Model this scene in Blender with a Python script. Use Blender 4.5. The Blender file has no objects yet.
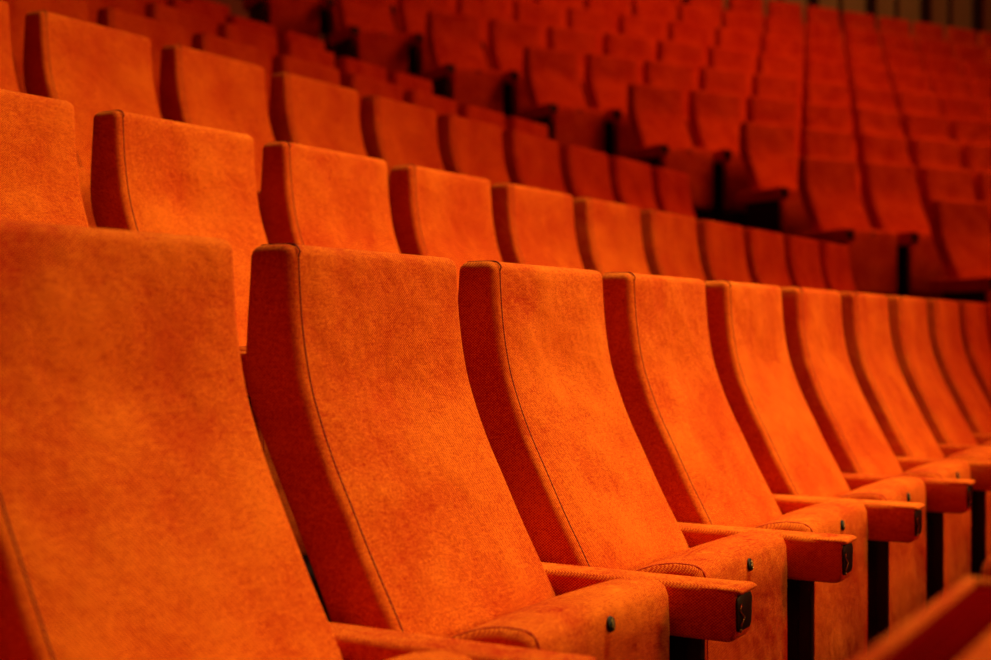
import bpy, bmesh, math, random
from mathutils import Vector, Matrix
random.seed(4)
sc = bpy.context.scene
col = sc.collection
CAMZ = 1.001
H = 1.120            # height of a backrest above its floor
SP = 0.55            # seat spacing

# ------------------------------------------------------------------ materials
def new_mat(name):
    m = bpy.data.materials.new(name); m.use_nodes = True
    nt = m.node_tree; nt.nodes.clear()
    out = nt.nodes.new('ShaderNodeOutputMaterial')
    b = nt.nodes.new('ShaderNodeBsdfPrincipled')
    nt.links.new(b.outputs[0], out.inputs[0])
    return m, nt, b

def math_node(nt, op, a, b=None):
    n = nt.nodes.new('ShaderNodeMath'); n.operation = op
    for i, v in enumerate((a, b)):
        if v is None: continue
        if isinstance(v, (int, float)): n.inputs[i].default_value = v
        else: nt.links.new(v, n.inputs[i])
    return n.outputs[0]

def fabric(name, c_dark, c_light):
    m, nt, b = new_mat(name)
    L = nt.links
    tc = nt.nodes.new('ShaderNodeTexCoord')
    oi = nt.nodes.new('ShaderNodeObjectInfo')
    sep = nt.nodes.new('ShaderNodeSeparateXYZ'); L.new(tc.outputs['Object'], sep.inputs[0])
    # woven threads: crossed waves, about 3.4 mm apart
    k = 2 * math.pi / 0.0056
    xy = math_node(nt, 'SUBTRACT', sep.outputs[0], sep.outputs[1])
    s1 = math_node(nt, 'SINE', math_node(nt, 'MULTIPLY', xy, k))
    s2 = math_node(nt, 'SINE', math_node(nt, 'MULTIPLY', sep.outputs[2], k * 1.25))
    weave = math_node(nt, 'MULTIPLY', s1, s2)
    # per-seat offset so the wear differs
    off = nt.nodes.new('ShaderNodeVectorMath'); off.operation = 'ADD'
    cmb = nt.nodes.new('ShaderNodeCombineXYZ')
    for i in range(3):
        L.new(math_node(nt, 'MULTIPLY', oi.outputs['Random'], 37.0 + 11 * i), cmb.inputs[i])
    L.new(tc.outputs['Object'], off.inputs[0]); L.new(cmb.outputs[0], off.inputs[1])
    def noise(scale, detail, rough=0.5):
        n = nt.nodes.new('ShaderNodeTexNoise'); n.inputs['Scale'].default_value = scale
        n.inputs['Detail'].default_value = detail; n.inputs['Roughness'].default_value = rough
        L.new(off.outputs[0], n.inputs['Vector']); return n.outputs['Fac']
    blot = noise(6.5, 3, .55); fine = noise(240, 2, .6); mid = noise(45, 3, .6)
    f = math_node(nt, 'MULTIPLY', math_node(nt, 'SUBTRACT', blot, 0.5), 3.0)
    f = math_node(nt, 'ADD', f, 0.5)
    f = math_node(nt, 'ADD', f, math_node(nt, 'MULTIPLY', math_node(nt, 'SUBTRACT', fine, 0.5), 3.4))
    # slubs: short horizontal thread streaks
    mp = nt.nodes.new('ShaderNodeMapping'); mp.inputs['Scale'].default_value = (1, 1, 7)
    L.new(off.outputs[0], mp.inputs[0])
    sl = nt.nodes.new('ShaderNodeTexNoise'); sl.inputs['Scale'].default_value = 55; sl.inputs['Detail'].default_value = 2
    L.new(mp.outputs[0], sl.inputs['Vector'])
    f = math_node(nt, 'ADD', f, math_node(nt, 'MULTIPLY', math_node(nt, 'SUBTRACT', sl.outputs['Fac'], 0.5), 1.6))
    f = math_node(nt, 'ADD', f, math_node(nt, 'MULTIPLY', math_node(nt, 'SUBTRACT', mid, 0.5), 0.45))
    f = math_node(nt, 'ADD', f, math_node(nt, 'MULTIPLY', weave, 1.6))
    f = math_node(nt, 'ADD', f, math_node(nt, 'MULTIPLY', math_node(nt, 'SUBTRACT', oi.outputs['Random'], 0.5), 0.25))
    mix = nt.nodes.new('ShaderNodeMix'); mix.data_type = 'RGBA'; mix.clamp_factor = True
    L.new(f, mix.inputs[0])
    mix.inputs[6].default_value = (*c_dark, 1); mix.inputs[7].default_value = (*c_light, 1)
    L.new(mix.outputs[2], b.inputs['Base Color'])
    b.inputs['Roughness'].default_value = 0.95
    b.inputs['Specular IOR Level'].default_value = 0.05
    b.inputs['Sheen Weight'].default_value = 0.10
    b.inputs['Sheen Roughness'].default_value = 0.45
    b.inputs['Sheen Tint'].default_value = (1.0, 0.30, 0.03, 1)
    hgt = math_node(nt, 'ADD', math_node(nt, 'MULTIPLY', weave, 0.00025),
                    math_node(nt, 'ADD', math_node(nt, 'MULTIPLY', fine, 0.0007), math_node(nt, 'MULTIPLY', blot, 0.034)))
    bp = nt.nodes.new('ShaderNodeBump'); bp.inputs['Strength'].default_value = 0.55
    bp.inputs['Distance'].default_value = 1.0
    L.new(hgt, bp.inputs['Height']); L.new(bp.outputs[0], b.inputs['Normal'])
    return m

def plain(name, c, rough=0.6, metal=0.0, spec=0.3, nscale=0, namp=0.3):
    m, nt, b = new_mat(name)
    b.inputs['Roughness'].default_value = rough; b.inputs['Metallic'].default_value = metal
    b.inputs['Specular IOR Level'].default_value = spec
    b.inputs['Base Color'].default_value = (*c, 1)
    if nscale:
        tc = nt.nodes.new('ShaderNodeTexCoord'); n = nt.nodes.new('ShaderNodeTexNoise')
        n.inputs['Scale'].default_value = nscale; n.inputs['Detail'].default_value = 4
        nt.links.new(tc.outputs['Object'], n.inputs['Vector'])
        mx = nt.nodes.new('ShaderNodeMix'); mx.data_type = 'RGBA'
        nt.links.new(n.outputs['Fac'], mx.inputs[0])
        mx.inputs[6].default_value = (*[v * (1 - namp) for v in c], 1)
        mx.inputs[7].default_value = (*[v * (1 + namp) for v in c], 1)
        nt.links.new(mx.outputs[2], b.inputs['Base Color'])
    return m

M_FAB = fabric('orange_woven_fabric', (0.52, 0.018, 0.003), (0.93, 0.172, 0.010))
M_SEAM = plain('seam_thread', (0.16, 0.006, 0.001), 0.9, nscale=200)
M_PIPE = plain('piping_cord', (0.55, 0.035, 0.0015), 0.9, nscale=300)
M_BLACK = plain('black_painted_steel', (0.010, 0.003, 0.003), 0.45, nscale=30)
M_CAP = plain('black_plastic', (0.006, 0.003, 0.002), 0.5, nscale=60)
M_GOLD = plain('brass', (0.55, 0.32, 0.10), 0.35, 1.0, nscale=90)
M_CARPET = plain('dark_step_carpet', (0.018, 0.004, 0.003), 0.95, nscale=50)
M_GROOVE = plain('dark_groove_red', (0.16, 0.001, 0.0005), 1.0, spec=0.0, nscale=120)  # groove of the corner seat, darkened through this colour over a shallow recess

def wood():
    m, nt, b = new_mat('brown_wall_veneer')
    tc = nt.nodes.new('ShaderNodeTexCoord'); mp = nt.nodes.new('ShaderNodeMapping')
    mp.inputs['Scale'].default_value = (14, 14, 0.7)
    n = nt.nodes.new('ShaderNodeTexNoise'); n.inputs['Scale'].default_value = 2.5; n.inputs['Detail'].default_value = 5
    nt.links.new(tc.outputs['Object'], mp.inputs[0]); nt.links.new(mp.outputs[0], n.inputs['Vector'])
    mx = nt.nodes.new('ShaderNodeMix'); mx.data_type = 'RGBA'
    nt.links.new(n.outputs['Fac'], mx.inputs[0])
    mx.inputs[6].default_value = (0.34, 0.24, 0.08, 1); mx.inputs[7].default_value = (0.50, 0.36, 0.12, 1)
    nt.links.new(mx.outputs[2], b.inputs['Base Color']); b.inputs['Roughness'].default_value = 0.6
    return m
M_WOOD = wood()
M_POST = plain('dark_wall_post', (0.03, 0.008, 0.004), 0.6, nscale=20)

# ------------------------------------------------------------------ mesh tools
def link(name, bm, mat, parent=None, smooth=True):
    bmesh.ops.recalc_face_normals(bm, faces=bm.faces)
    me = bpy.data.meshes.new(name); bm.to_mesh(me); bm.free()
    me.materials.append(mat)
    if smooth:
        for p in me.polygons: p.use_smooth = True
    o = bpy.data.objects.new(name, me); col.objects.link(o)
    if parent: o.parent = parent
    return o

def bridge(bm, rings, caps=True):
    vs = [[bm.verts.new(p) for p in r] for r in rings]
    n = len(vs[0])
    for a, b in zip(vs, vs[1:]):
        for i in range(n):
            bm.faces.new((a[i], a[(i+1) % n], b[(i+1) % n], b[i]))
    if caps:
        bm.faces.new(vs[0]); bm.faces.new(vs[-1][::-1])

def add_box(bm, lo, hi, bev=0.0):
    r = bmesh.ops.create_cube(bm, size=1)
    for v in r['verts']:
        v.co = Vector(((lo[0]+hi[0])/2 + v.co.x*(hi[0]-lo[0]), (lo[1]+hi[1])/2 + v.co.y*(hi[1]-lo[1]), (lo[2]+hi[2])/2 + v.co.z*(hi[2]-lo[2])))
    if bev:
        es = list({e for v in r['verts'] for e in v.link_edges})
        bmesh.ops.bevel(bm, geom=es, offset=bev, segments=3, affect='EDGES', profile=0.5)

def add_tube(bm, pts, r, n=6):
    pts = [Vector(p) for p in pts]; rings = []
    for i, p in enumerate(pts):
        d = (pts[min(i+1, len(pts)-1)] - pts[max(i-1, 0)]).normalized()
        up = Vector((1, 0, 0)) if abs(d.x) < 0.8 else Vector((0, 0, 1))
        u = d.cross(up).normalized(); w = d.cross(u)
        rings.append([p + (u*math.cos(2*math.pi*k/n) + w*math.sin(2*math.pi*k/n))*r for k in range(n)])
    bridge(bm, rings)

def lerp_tab(tab, x):
    # smooth monotone-ish interpolation (Catmull-Rom) of a table of (x, y)
    if x <= tab[0][0]: return tab[0][1]
    if x >= tab[-1][0]: return tab[-1][1]
    for i in range(len(tab)-1):
        if tab[i][0] <= x <= tab[i+1][0]:
            x0, y0 = tab[i]; x1, y1 = tab[i+1]
            m0 = (y1 - tab[i-1][1])/(x1 - tab[i-1][0]) if i else (y1-y0)/(x1-x0)
            m1 = (tab[i+2][1] - y0)/(tab[i+2][0] - x0) if i+2 < len(tab) else (y1-y0)/(x1-x0)
            h = x1-x0; t = (x-x0)/h
            return (2*t**3-3*t*t+1)*y0 + (t**3-2*t*t+t)*h*m0 + (-2*t**3+3*t*t)*y1 + (t**3-t*t)*h*m1

# side profile of the backrest: distance below the top -> distance in front of its rear top edge
FRONT = [(0, .076), (.05, .078), (.119, .084), (.19, .097), (.25, .117), (.30, .138), (.35, .163), (.43, .203), (.50, .241), (.60, .292), (.70, .340)]
REAR = [(0, 0), (.06, -.004), (.112, -.008), (.165, -.010), (.21, -.004), (.25, .012), (.30, .036), (.38, .076), (.50, .132), (.60, .177), (.70, .220)]
W = 0.444            # width of a backrest

# local frame of a seat: x along the row, -y forward, z up; (0,0,0) is below the rear left corner of the backrest
def backrest_bm(dent=0.004):
    bm = bmesh.new(); rings = []
    r = 0.016; rt = 0.016
    levels = [(H, 1.0), (H-.0012, .62), (H-.0047, .29), (H-.0098, .08), (H-rt, 0)]
    z = H - rt
    zs = [H - rt - (0.70-rt)*i/44 for i in range(1, 45)]
    levels += [(q, 0) for q in zs]
    levels[-1] = (levels[-1][0], 0.5)
    for z, ins in levels:
        dn = H - z
        yf = -lerp_tab(FRONT, dn); yr = -lerp_tab(REAR, dn)
        q = rt*ins
        x0, x1 = q, W-q; yf += q; yr -= q
        rr = max(r - q*0.5, 0.006)
        ring = []
        def corner(cx, cy, a0):
            for k in range(6):
                a = a0 + k*math.pi/2/5
                ring.append((cx + rr*math.cos(a), cy + rr*math.sin(a), z))
        # front edge left -> right
        corner(x0+rr, yf+rr, math.pi)
        nf = 13
        for k in range(1, nf):
            x = x0+rr + (x1-x0-2*rr)*k/nf
            u = (x - W/2)/(W/2-.016)
            bul = .009*(1-abs(u)**3)*math.sin(math.pi*min(1, max(0, dn/.70)))**.4
            dip = dent*3*math.exp(-((dn-.20)/.07)**2 - (u/.55)**2)
            ring.append((x, yf - (bul - dip)*(1-ins), z))
        corner(x1-rr, yf+rr, -math.pi/2)
        corner(x1-rr, yr-rr, 0)
        for k in range(1, 5):
            ring.append((x1-rr - (x1-x0-2*rr)*k/5, yr, z))
        corner(x0+rr, yr-rr, math.pi/2)
        rings.append(ring)
    bridge(bm, rings)
    return bm

def seam_bm(sides=(0,)):
    bm = bmesh.new()
    for s in sides:
        x = .0175 if s == 0 else W-.0175
        pts = []
        for i in range(40):
            dn = .68 - (.68-.017)*i/39
            pts.append((x, -lerp_tab(FRONT, dn)+.0002, H-dn))
        for k in range(1, 6):
            a = k*math.pi/2/5
            pts.append((x, -.080 + .016*(1-math.cos(a)), H-.016+.016*math.sin(a)))
        pts.append((x, -.03, H+.0002)); pts.append((x, -.012, H-.0005))
        add_tube(bm, pts, .0014, 5)
    return bm

PADP = [(.290, .575), (.305, .590), (.330, .606), (.365, .619), (.400, .625), (.432, .624), (.446, .617), (.452, .602), (.454, .560), (.454, .45), (.454, .35),
        (.453, .25), (.448, .215), (.430, .195), (.407, .190), (.392, .200), (.384, .25), (.378, .32), (.370, .38), (.356, .43), (.334, .48), (.312, .53), (.296, .56)]
def pad_bm():
    bm = bmesh.new(); rings = []
    cx = sum(p[0] for p in PADP)/len(PADP); cz = sum(p[1] for p in PADP)/len(PADP)
    R = .016; st = []
    for k in range(6):
        a = k*math.pi/2/5
        st.append((.003 + R*(1-math.sin(a)) if False else .003 + R*(1-math.cos(math.pi/2 - a)) if False else .003 + R*(1-math.cos(a)), R*(1-math.sin(a))))
    mid = [(.02 + (W-.04)*k/10, 0) for k in range(0, 11)]
    full = st + mid + [(W-x, i) for x, i in reversed(st)]
    n = len(PADP)
    for x, ins in full:
        ring = []
        for i, (f, z) in enumerate(PADP):
            a = PADP[i-1]; b = PADP[(i+1) % n]
            t = Vector((b[0]-a[0], b[1]-a[1])).normalized()
            nx, nz = t.y, -t.x       # inward for this winding
            u = (x-W/2)/(W/2)
            crown = .006*(1-u*u)
            ff = f + nx*(ins-crown*.0); zz = z + nz*ins
            if z > .55: zz += crown
            elif f > .40: ff += crown*.8
            ring.append((x, -ff, zz))
        rings.append(ring)
    bridge(bm, rings)
    return bm

def pad_piping_bm():
    bm = bmesh.new()
    for x in (.019,):
        pts = [(x, -f, z) for f, z in PADP[0:12]]
        # resample for a smooth cord
        sm = []
        for i in range(len(pts)-1):
            for k in range(3):
                t = k/3
                p0 = Vector(pts[max(i-1, 0)]); p1 = Vector(pts[i]); p2 = Vector(pts[i+1]); p3 = Vector(pts[min(i+2, len(pts)-1)])
                sm.append(.5*((2*p1) + (p2-p0)*t + (2*p0-5*p1+4*p2-p3)*t*t + (3*p1-p0-3*p2+p3)*t**3))
        add_tube(bm, [p + Vector((0, 0, .0004)) for p in sm], .0016, 6)
    return bm

def plate_bm():
    bm = bmesh.new()
    bmesh.ops.create_cone(bm, cap_ends=True, segments=28, radius1=.0112, radius2=.0100, depth=.003)
    M = Matrix.Translation((W/2, -.4550, .5985)) @ Matrix.Rotation(math.radians(80), 4, 'X')
    bmesh.ops.transform(bm, matrix=M, verts=bm.verts)
    return bm
def mark_bm():
    bm = bmesh.new()
    for dz in (-.0034, .0034):
        n = 14
        pts = [(.0028*math.cos(2*math.pi*k/n), .0028*math.sin(2*math.pi*k/n) + dz, .003) for k in range(n+1)]
        add_tube(bm, pts, .0007, 5)
    M = Matrix.Translation((W/2, -.4550, .5985)) @ Matrix.Rotation(math.radians(80), 4, 'X')
    bmesh.ops.transform(bm, matrix=M, verts=bm.verts)
    return bm

AT = 0.618; AB = 0.535; AH = 0.0375
def arm_ring(c, y, ins=0.0, zb=AB, zt=AT, n=5):
    ring = []
    def cor(cx, cz, a0, r):
        for k in range(n):
            a = a0 + k*math.pi/2/(n-1)
            ring.append((cx + r*math.cos(a), y, cz + r*math.sin(a)))
    r1 = .011; r2 = .009; h = AH-ins
    cor(c+h-r1, zt-ins*.4-r1, 0, r1)
    cor(c-h+r1, zt-ins*.4-r1, math.pi/2, r1)
    cor(c-h+.002+r2, zb+ins+r2, math.pi, r2)
    cor(c+h-.003-r2, zb+ins+r2, -math.pi/2, r2)
    return ring
def arm_bm(c):
    bm = bmesh.new()
    R = [arm_ring(c, -.085, .008), arm_ring(c, -.088, .002), arm_ring(c, -.095)]
    for k in range(1, 9): R.append(arm_ring(c, -.095 - .437*k/8))
    # rounded lower front corner, upper lip reaching a little further forward
    for k in range(1, 6):
        a = k*math.pi/2/5
        R.append(arm_ring(c, -.532 - .016*math.sin(a), 0, AB + .014*(1-math.cos(a))))
    bridge(bm, R)
    r2 = []
    for y, zt, zb, w in ((-.460, AT-.004, AT-.010, .033), (-.510, AT-.0002, AT-.010, .0372), (-.545, AT+.0005, AT-.011, .0378), (-.552, AT, AT-.011, .0374), (-.556, AT-.002, AT-.010, .036), (-.558, AT-.005, AT-.007, .033)):
        ring = []
        for k in range(16):
            a = 2*math.pi*k/16
            sx = math.copysign(abs(math.cos(a))**.35, math.cos(a)); sz = math.copysign(abs(math.sin(a))**.6, math.sin(a))
            ring.append((c + w*sx, y, (zt+zb)/2 + (zt-zb)/2*sz))
        r2.append(ring)
    bridge(bm, r2)
    return bm
def cap_bm(c):
    bm = bmesh.new()
    R = [arm_ring(c, -.540, .004, AB+.012, AT-.011), arm_ring(c, -.5495, .004, AB+.012, AT-.011), arm_ring(c, -.551, .006, AB+.013, AT-.012)]
    bridge(bm, R)
    return bm
def clip_bm(c):
    bm = bmesh.new()
    y = -.5525
    add_tube(bm, [(c-.022, y, .592), (c-.026, y, .584), (c-.010, y-.001, .572), (c-.014, y, .566), (c-.022, y, .560), (c-.018, y, .556)], .0013, 5)
    add_tube(bm, [(c-.024, y, .556), (c-.024, y, .551)], .002, 6)
    return bm
def leg_bm(c):
    bm = bmesh.new()
    add_box(bm, (c-.010, -.484, .0), (c+.010, -.458, AB+.002), .003)
    add_box(bm, (c-.007, -.460, .03), (c+.007, -.405, AB+.002), .003)
    add_box(bm, (c-.007, -.407, .35), (c+.009, -.16, AB+.002), .003)
    add_box(bm, (c-.024, -.500, .0), (c+.024, -.340, .012), .003)
    return bm
def crossbar_bm():
    bm = bmesh.new()
    add_tube(bm, [(-.046, -.285, .385), (.478, -.285, .385)], .019, 12)
    add_box(bm, (.05, -.300, .390), (.09, -.262, .422), .003); add_box(bm, (.33, -.300, .390), (.37, -.262, .422), .003)
    return bm

# ------------------------------------------------------------------ the seat prototype
CO = Vector((.213, -.25, 0))      # centre of the seat, where its Empty stands
def shift(bm):
    bmesh.ops.translate(bm, vec=-CO, verts=bm.verts); return bm
def make_seat():
    t = bpy.data.objects.new('theatre_seat', None); col.objects.link(t)
    t.empty_display_size = .1
    b = link('backrest', shift(backrest_bm()), M_FAB, t)
    link('seam', shift(seam_bm()), M_SEAM, b)
    p = link('seat_pad', shift(pad_bm()), M_FAB, t)
    link('piping', shift(pad_piping_bm()), M_PIPE, p)
    n = link('number_plate', shift(plate_bm()), M_CAP, p)
    n['label'] = 'small round black number plate'
    add_arm(t, .489)
    link('crossbar', shift(crossbar_bm()), M_BLACK, t)
    return t
def add_arm(t, c):
    a = link('armrest', shift(arm_bm(c)), M_FAB, t)
    e = link('end_cap', shift(cap_bm(c)), M_CAP, a); e['label'] = 'black end cap'
    k = link('metal_clip', shift(clip_bm(c)), M_GOLD, a)
    g = link('leg', shift(leg_bm(c)), M_BLACK, t, smooth=False)
def copy_tree(o, parent=None):
    c = o.copy(); col.objects.link(c)
    if parent: c.parent = parent
    for ch in list(o.children): copy_tree(ch, c)
    return c
proto = make_seat()
plate = [c for p in proto.children if p.name.startswith('seat_pad') for c in p.children if c.name.startswith('number_plate')][0]
mk = mark_bm(); shift(mk); bmesh.ops.recalc_face_normals(mk, faces=mk.faces)
# the gilt figure is part of the plate's own mesh
me = plate.data; tmp = bmesh.new(); tmp.from_mesh(me)
nf = len(tmp.faces); m2 = bpy.data.meshes.new('m'); mk.to_mesh(m2); mk.free(); tmp.from_mesh(m2)
tmp.faces.ensure_lookup_table()
for f in tmp.faces[nf:]: f.material_index = 1; f.smooth = True
tmp.to_mesh(me); tmp.free(); bpy.data.meshes.remove(m2); me.materials.append(M_GOLD)
end_proto = copy_tree(proto); add_arm(end_proto, -.062)     # seat at an aisle, with an armrest on both sides

# ------------------------------------------------------------------ rows
f1 = Vector((.863, -.505, 0)); d1 = Vector((.505, .863, 0)); ang1 = math.atan2(.863, .505)
TH = 1.0608; f2 = Vector((math.cos(TH), -math.sin(TH), 0)); d2 = Vector((math.sin(TH), math.cos(TH), 0)); ang2 = math.pi/2 - TH
F = 1376.0
def proj(p):
    if p.y < .3: return None
    return 495.5 + F*p.x/p.y, 330 - F*(p.z-CAMZ)/p.y
def in_view(base, d, f, top):
    """is any part of a seat standing here inside the picture"""
    xs = []; ys = []
    for u in (0, W, .51):
        for v, z in ((0, 0), (.08, 0), (.25, -.5), (.515, -.48), (.43, -.8), (.20, -.6)):
            p = base + d*u + f*v; p.z = top + z
            q = proj(p)
            if q is None: continue
            xs.append(q[0]); ys.append(q[1])
    return xs and max(xs) > 2 and min(xs) < 989 and max(ys) > 2 and min(ys) < 658
used = {'a': False, 'b': False}
def put(base, d, ang, top, end=False, turn=0.0):
    src = end_proto if end else proto; key = 'b' if end else 'a'
    if not used[key]: used[key] = True; o = src
    else: o = copy_tree(src)
    rot = Matrix.Rotation(ang, 3, 'Z')
    piv = Vector((W/2, -.045, 0))          # a seat of the slightly curved row turns about the middle of its backrest
    rt = Matrix.Rotation(ang + turn, 3, 'Z')
    loc = Vector((base.x, base.y, 0)) + rot @ piv + rt @ (CO - piv)
    o.location = (loc.x, loc.y, top - H); o.rotation_euler = (0, 0, ang + turn)
    return o
ORD = ['first', 'second', 'third', 'fourth', 'fifth', 'sixth', 'seventh', 'eighth', 'ninth', 'tenth', 'eleventh', 'twelfth', 'thirteenth', 'fourteenth',
       'fifteenth', 'sixteenth', 'seventeenth', 'eighteenth', 'nineteenth', 'twentieth', 'twenty-first', 'twenty-second', 'twenty-third', 'twenty-fourth', 'twenty-fifth']

# near block: A = distance of the backrests behind the camera line, h = their top above the camera, t0 = left edge of one seat
LEFT = [(1.270, .119, 1.482, 7.0), (2.205, .461, 2.075, 7.1), (3.19, .920, 2.745, 7.2), (4.21, 1.302, 3.99, 7.35), (5.19, 1.700, 7.45, 7.5),
        (6.17, 2.09, 7.53, 7.6), (7.15, 2.48, 7.63, 7.7), (8.13, 2.87, 7.73, 7.8), (9.11, 3.26, 7.83, 7.9), (10.09, 3.65, 7.93, 8.0)]
near = ['in-focus front row of the near block', 'second row of the near block', 'third row of the near block', 'fourth row of the near block', 'fifth row of the near block', 'sixth row of the near block',
        'seventh row of the near block', 'eighth row of the near block', 'ninth row of the near block', 'tenth row of the near block']
log = []
for n, (A, h, t0, tmax) in enumerate(LEFT):
    k0 = -int((t0+2)/SP); seats = []
    for k in range(k0, 30):
        t = t0 + SP*k
        if t > tmax: break
        base = -f1*A + d1*t
        if in_view(base, d1, f1, CAMZ+h): seats.append((t, base))
    for i, (t, base) in enumerate(seats):
        end = (t + SP > tmax)
        o = put(base, d1, ang1, CAMZ+h, turn=math.radians(min(1.5, max(0, .35*(i-1)))) if n == 0 else 0)
        if n == 0:
            look = ['large soft-focus orange seat cropped by the left edge,', 'orange seat with dark red side panel,', 'sharpest orange seat with a visible stitched seam,'][i] if i < 3 else 'orange folding seat,'
            o['label'] = look + ' %s from left, %s' % (ORD[i], near[0]) if i >= 3 else look + ' %s in the nearest full row' % ORD[i]
        else:
            o['label'] = '%s folding seat, %s visible from left in the %s' % ('blurred orange' if n < 3 else 'blurred red', ORD[i], near[n])
        o['category'] = 'seat'; o['group'] = 'folding seats of the near block'
    log.append(('near', n, len(seats)))

# far block, turned towards the camera; base of each row's seat at the aisle
RIGHT = {n: 1.785 + .3388*(n-4) + .0051*(n-4)**2 for n in range(1, 10)}
rowname = {1: 'lowest', 2: 'second', 3: 'third', 4: 'fourth', 5: 'fifth', 6: 'sixth', 7: 'seventh', 8: 'eighth', 9: 'topmost'}
K4 = Vector((.988, 9.937, 0)); STEP = Vector((-.7494, .3698, 0))
KR = {}
for n, h in list(RIGHT.items()):
    K = K4 + STEP*(n-4) - f2*.07
    if n <= 2: K = K - d2*SP
    KR[n] = K
    seats = []
    for k in range(0, 34):
        base = K + d2*(SP*k)
        if in_view(base, d2, f2, CAMZ+h): seats.append((k, base))
    for i, (k, base) in enumerate(seats):
        o = put(base, d2, ang2, CAMZ+h, k == 0)
        if seats[0][0] == 0:
            where = 'at the aisle end of' if i == 0 else '%s from the aisle in' % ORD[i]
        else:
            where = '%s visible from left in' % ORD[i]
        o['label'] = 'blurred red folding seat, %s the %s row of the far block' % (where, rowname[n])
        o['category'] = 'seat'; o['group'] = 'folding seats of the far block'
    log.append(('far', n, len(seats)))
print(log)
for p_, key in ((proto, 'a'), (end_proto, 'b')):
    assert used[key]

# the seat in front of the camera line, seen from above at the lower right: rear shell with a rim, a groove, then the cushion
def rim_seat():
    t = bpy.data.objects.new('theatre_seat', None); col.objects.link(t)
    # cushion
    bm = backrest_bm()
    for v in bm.verts:
        if v.co.y > -.070 and v.co.z > H-.25: v.co.y = min(v.co.y, -.066)
    b = link('backrest', shift(bm), M_FAB, t)
    # rear shell: a U-shaped wall standing level with the cushion top
    bm = bmesh.new()
    add_box(bm, (-.004, -.019, H-.26), (W+.004, -.008, H), .004)
    add_box(bm, (W-.012, -.085, H-.26), (W+.004, -.012, H), .006)
    add_box(bm, (-.004, -.085, H-.26), (.016, -.012, H), .006)
    link('rim', shift(bm), M_FAB, t)
    bm = bmesh.new()
    add_box(bm, (.014, -.070, H-.25), (W-.010, -.015, H-.006), .002)
    for y in (-.034, -.044, -.056):
        add_tube(bm, [(.016, y, H-.0055), (W-.016, y, H-.0055)], .0022, 6)
    link('top_panel', shift(bm), M_GROOVE, t)
    p = link('seat_pad', shift(pad_bm()), M_FAB, t)
    link('piping', shift(pad_piping_bm()), M_PIPE, p)
    add_arm(t, .489)
    link('crossbar', shift(crossbar_bm()), M_BLACK, t)
    return t
o = rim_seat()
base = f1*(-.245) + d1*(.716); h = -.200
rot = Matrix.Rotation(ang1, 3, 'Z'); loc = base + rot @ CO
o.location = (loc.x, loc.y, CAMZ+h-H); o.rotation_euler = (0, 0, ang1)
o['label'] = 'out-of-focus orange seat back top in the lower right corner, closest to the viewer'
o['category'] = 'seat'

for k in range(1, 9):
    b_ = f1*(-.245) + d1*(.716 + SP*k)
    o = put(b_, d1, ang1, CAMZ - .200)
    o['label'] = 'orange folding seat of the lowest row, %s to the right of the out-of-focus corner seat' % ORD[k-1]
    o['category'] = 'seat'; o['group'] = 'folding seats of the lowest row'
# ------------------------------------------------------------------ stepped floor and walls
def slab(name, corners, z, mat, z0=-1.2):
    bm = bmesh.new()
    bridge(bm, [[(p.x, p.y, z0) for p in corners], [(p.x, p.y, z) for p in corners]])
    o = link(name, bm, mat, smooth=False); o['kind'] = 'structure'
    return o
rows = [(.245, -.200)] + [(a, h) for a, h, _, _ in LEFT]
for i, (A, h) in enumerate(rows):
    z = CAMZ + h - H
    a0 = -A + .62
    if i == 0: a0 = 3.0
    a1 = -rows[i+1][0] + .62 if i+1 < len(rows) else -A - 1.2
    slab('floor', [f1*a0 + d1*(-4), f1*a0 + d1*8.35, f1*a1 + d1*8.35, f1*a1 + d1*(-4)], z, M_CARPET)
keys = sorted(KR)
for n in keys:
    z = CAMZ + RIGHT[n] - H
    K = KR[n]; fo = .56
    A0 = K + f2*fo
    if n+1 in KR:
        depth = (KR[n+1] - KR[n]).dot(-f2)
    else: depth = 1.9
    s0 = -.28; s1 = 16
    slab('floor', [A0 + d2*s0, A0 + d2*s1, A0 + d2*s1 - f2*depth, A0 + d2*s0 - f2*depth], z, M_CARPET)

# rear wall of brown panels behind the top row of the far block
Kw = KR[9] - f2*1.35
def wx(px):       # distance along the wall at a picture column
    r = (px-495.5)/F
    return (r*Kw.y - Kw.x)/(d2.x - r*d2.y)
bm = bmesh.new()
wz0 = CAMZ + RIGHT[9] - H; wz1 = wz0 + 5
bridge(bm, [[(p.x, p.y, z) for p in (Kw + d2*-3, Kw + d2*15, Kw + d2*15 - f2*.2, Kw + d2*-3 - f2*.2)] for z in (wz0, wz1)])
w = link('wall_back', bm, M_WOOD, smooth=False); w['kind'] = 'structure'
i = 1
s_a = wx(868); s_c = wx(974.5)
pitch = (s_c - s_a)/2
for q in range(-8, 7):
    for half, wd in ((0, .10), (.5, .045)):
        s = s_a + pitch*(q+half)
        if s < -2.8 or s > 14.8: continue
        bm = bmesh.new()
        c = Kw + d2*s
        pr = .10 if half == 0 else .03
        bridge(bm, [[(p.x, p.y, z) for p in (c - d2*wd/2 + f2*pr, c + d2*wd/2 + f2*pr, c + d2*wd/2, c - d2*wd/2)] for z in (wz0, wz1)])
        o = link('trim_%d' % i, bm, M_POST, smooth=False); o['kind'] = 'structure'; i += 1
# plain wall behind the near block
bm = bmesh.new()
g = -f1*11.2; z1 = wz1
bridge(bm, [[(p.x, p.y, z) for p in (g + d1*-4, g + d1*8.9, g + d1*8.9 - f1*.2, g + d1*-4 - f1*.2)] for z in (-1, z1)])
w = link('wall_left', bm, M_WOOD, smooth=False); w['kind'] = 'structure'

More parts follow.
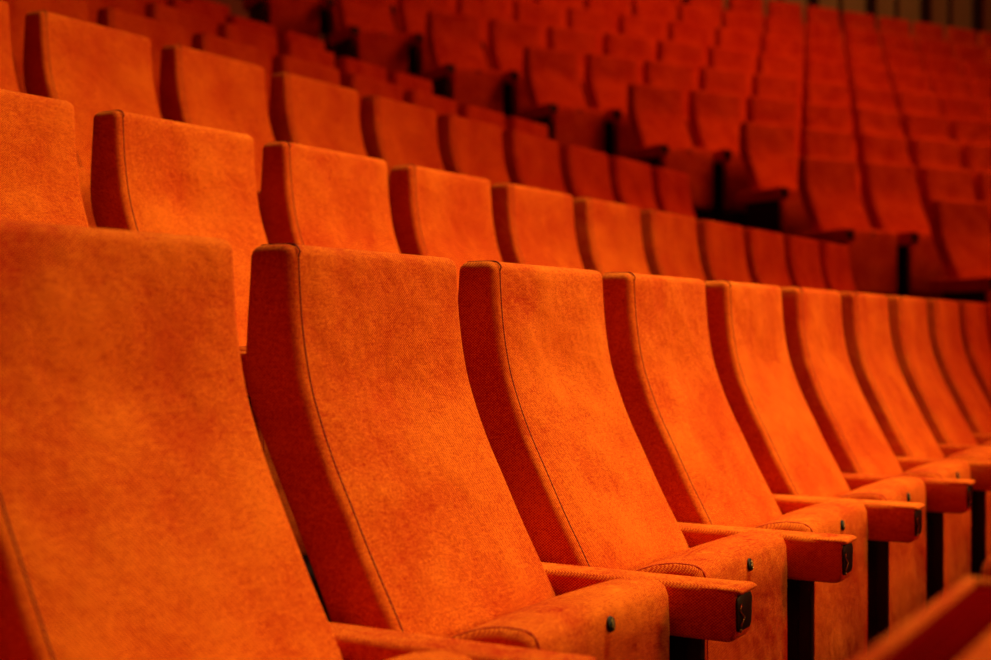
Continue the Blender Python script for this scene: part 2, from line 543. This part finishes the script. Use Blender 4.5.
# ------------------------------------------------------------------ light
def area(name, loc, target, size, power, colr, sy=None):
    l = bpy.data.lights.new(name, 'AREA'); l.shape = 'RECTANGLE' if sy else 'SQUARE'; l.size = size
    if sy: l.size_y = sy
    l.energy = power; l.color = colr
    o = bpy.data.objects.new(name, l); col.objects.link(o); o.location = loc
    d = Vector(target) - Vector(loc); o.rotation_euler = d.to_track_quat('-Z', 'Y').to_euler()
    return o
P = lambda a, t, z: f1*a + d1*t + Vector((0, 0, z))
area('house_lamp_over', P(-.35, 3.9, 6.4), P(-.8, 2.6, .6), 1.2, 54, (.95, 1, .50)).data.spread = math.radians(66)
area('stage_lamp_low', P(4.6, 4.6, 2.65), P(-1.2, 2.5, .9), 3.0, 27, (1, .95, .32), .45).data.spread = math.radians(72)
area('red_front_fill', P(4.5, 6.2, 4.6), P(-2.2, 3.7, 1.2), 1.8, 38, (1, .03, .012)).data.spread = math.radians(78)  # added red fill that reddens upright front faces, no known stage light
area('house_lamp_far', Vector((3.8, 11.0, 7.6)), Vector((3.0, 11.2, 2.2)), 1.8, 150, (1, .16, .06))
area('far_rows_fill', Vector((4.6, 7.4, 6.2)), Vector((2.9, 9.4, 1.6)), 1.5, 26, (1, .24, .07)).data.spread = math.radians(95)  # added fill to brighten the lower rows of the far block
area('wall_fill', Kw + d2*8 + f2*1.2 + Vector((0, 0, wz1-.3)), Kw + d2*9 + Vector((0, 0, wz0+1.2)), 3.0, 34, (1, .62, .25), .3)  # invented warm fill that lifts the brown of the rear wall
wd = bpy.data.worlds.new('World'); sc.world = wd; wd.use_nodes = True
wd.node_tree.nodes['Background'].inputs[0].default_value = (1, .02, .01, 1)
wd.node_tree.nodes['Background'].inputs[1].default_value = 0.065

# ------------------------------------------------------------------ camera
cd = bpy.data.cameras.new('Camera'); cam = bpy.data.objects.new('Camera', cd); col.objects.link(cam)
cam.location = (0, 0, CAMZ); cam.rotation_euler = (math.pi/2, 0, 0)
cd.sensor_width = 36; cd.lens = F*36/991; cd.clip_start = .05
cd.dof.use_dof = True; cd.dof.focus_distance = 2.30; cd.dof.aperture_fstop = 2.9; cd.dof.aperture_blades = 0
sc.camera = cam
sc.view_settings.view_transform = 'Standard'; sc.view_settings.look = 'None'
sc.view_settings.exposure = 0.0; sc.view_settings.gamma = 1; sc.view_settings.use_curve_mapping = False
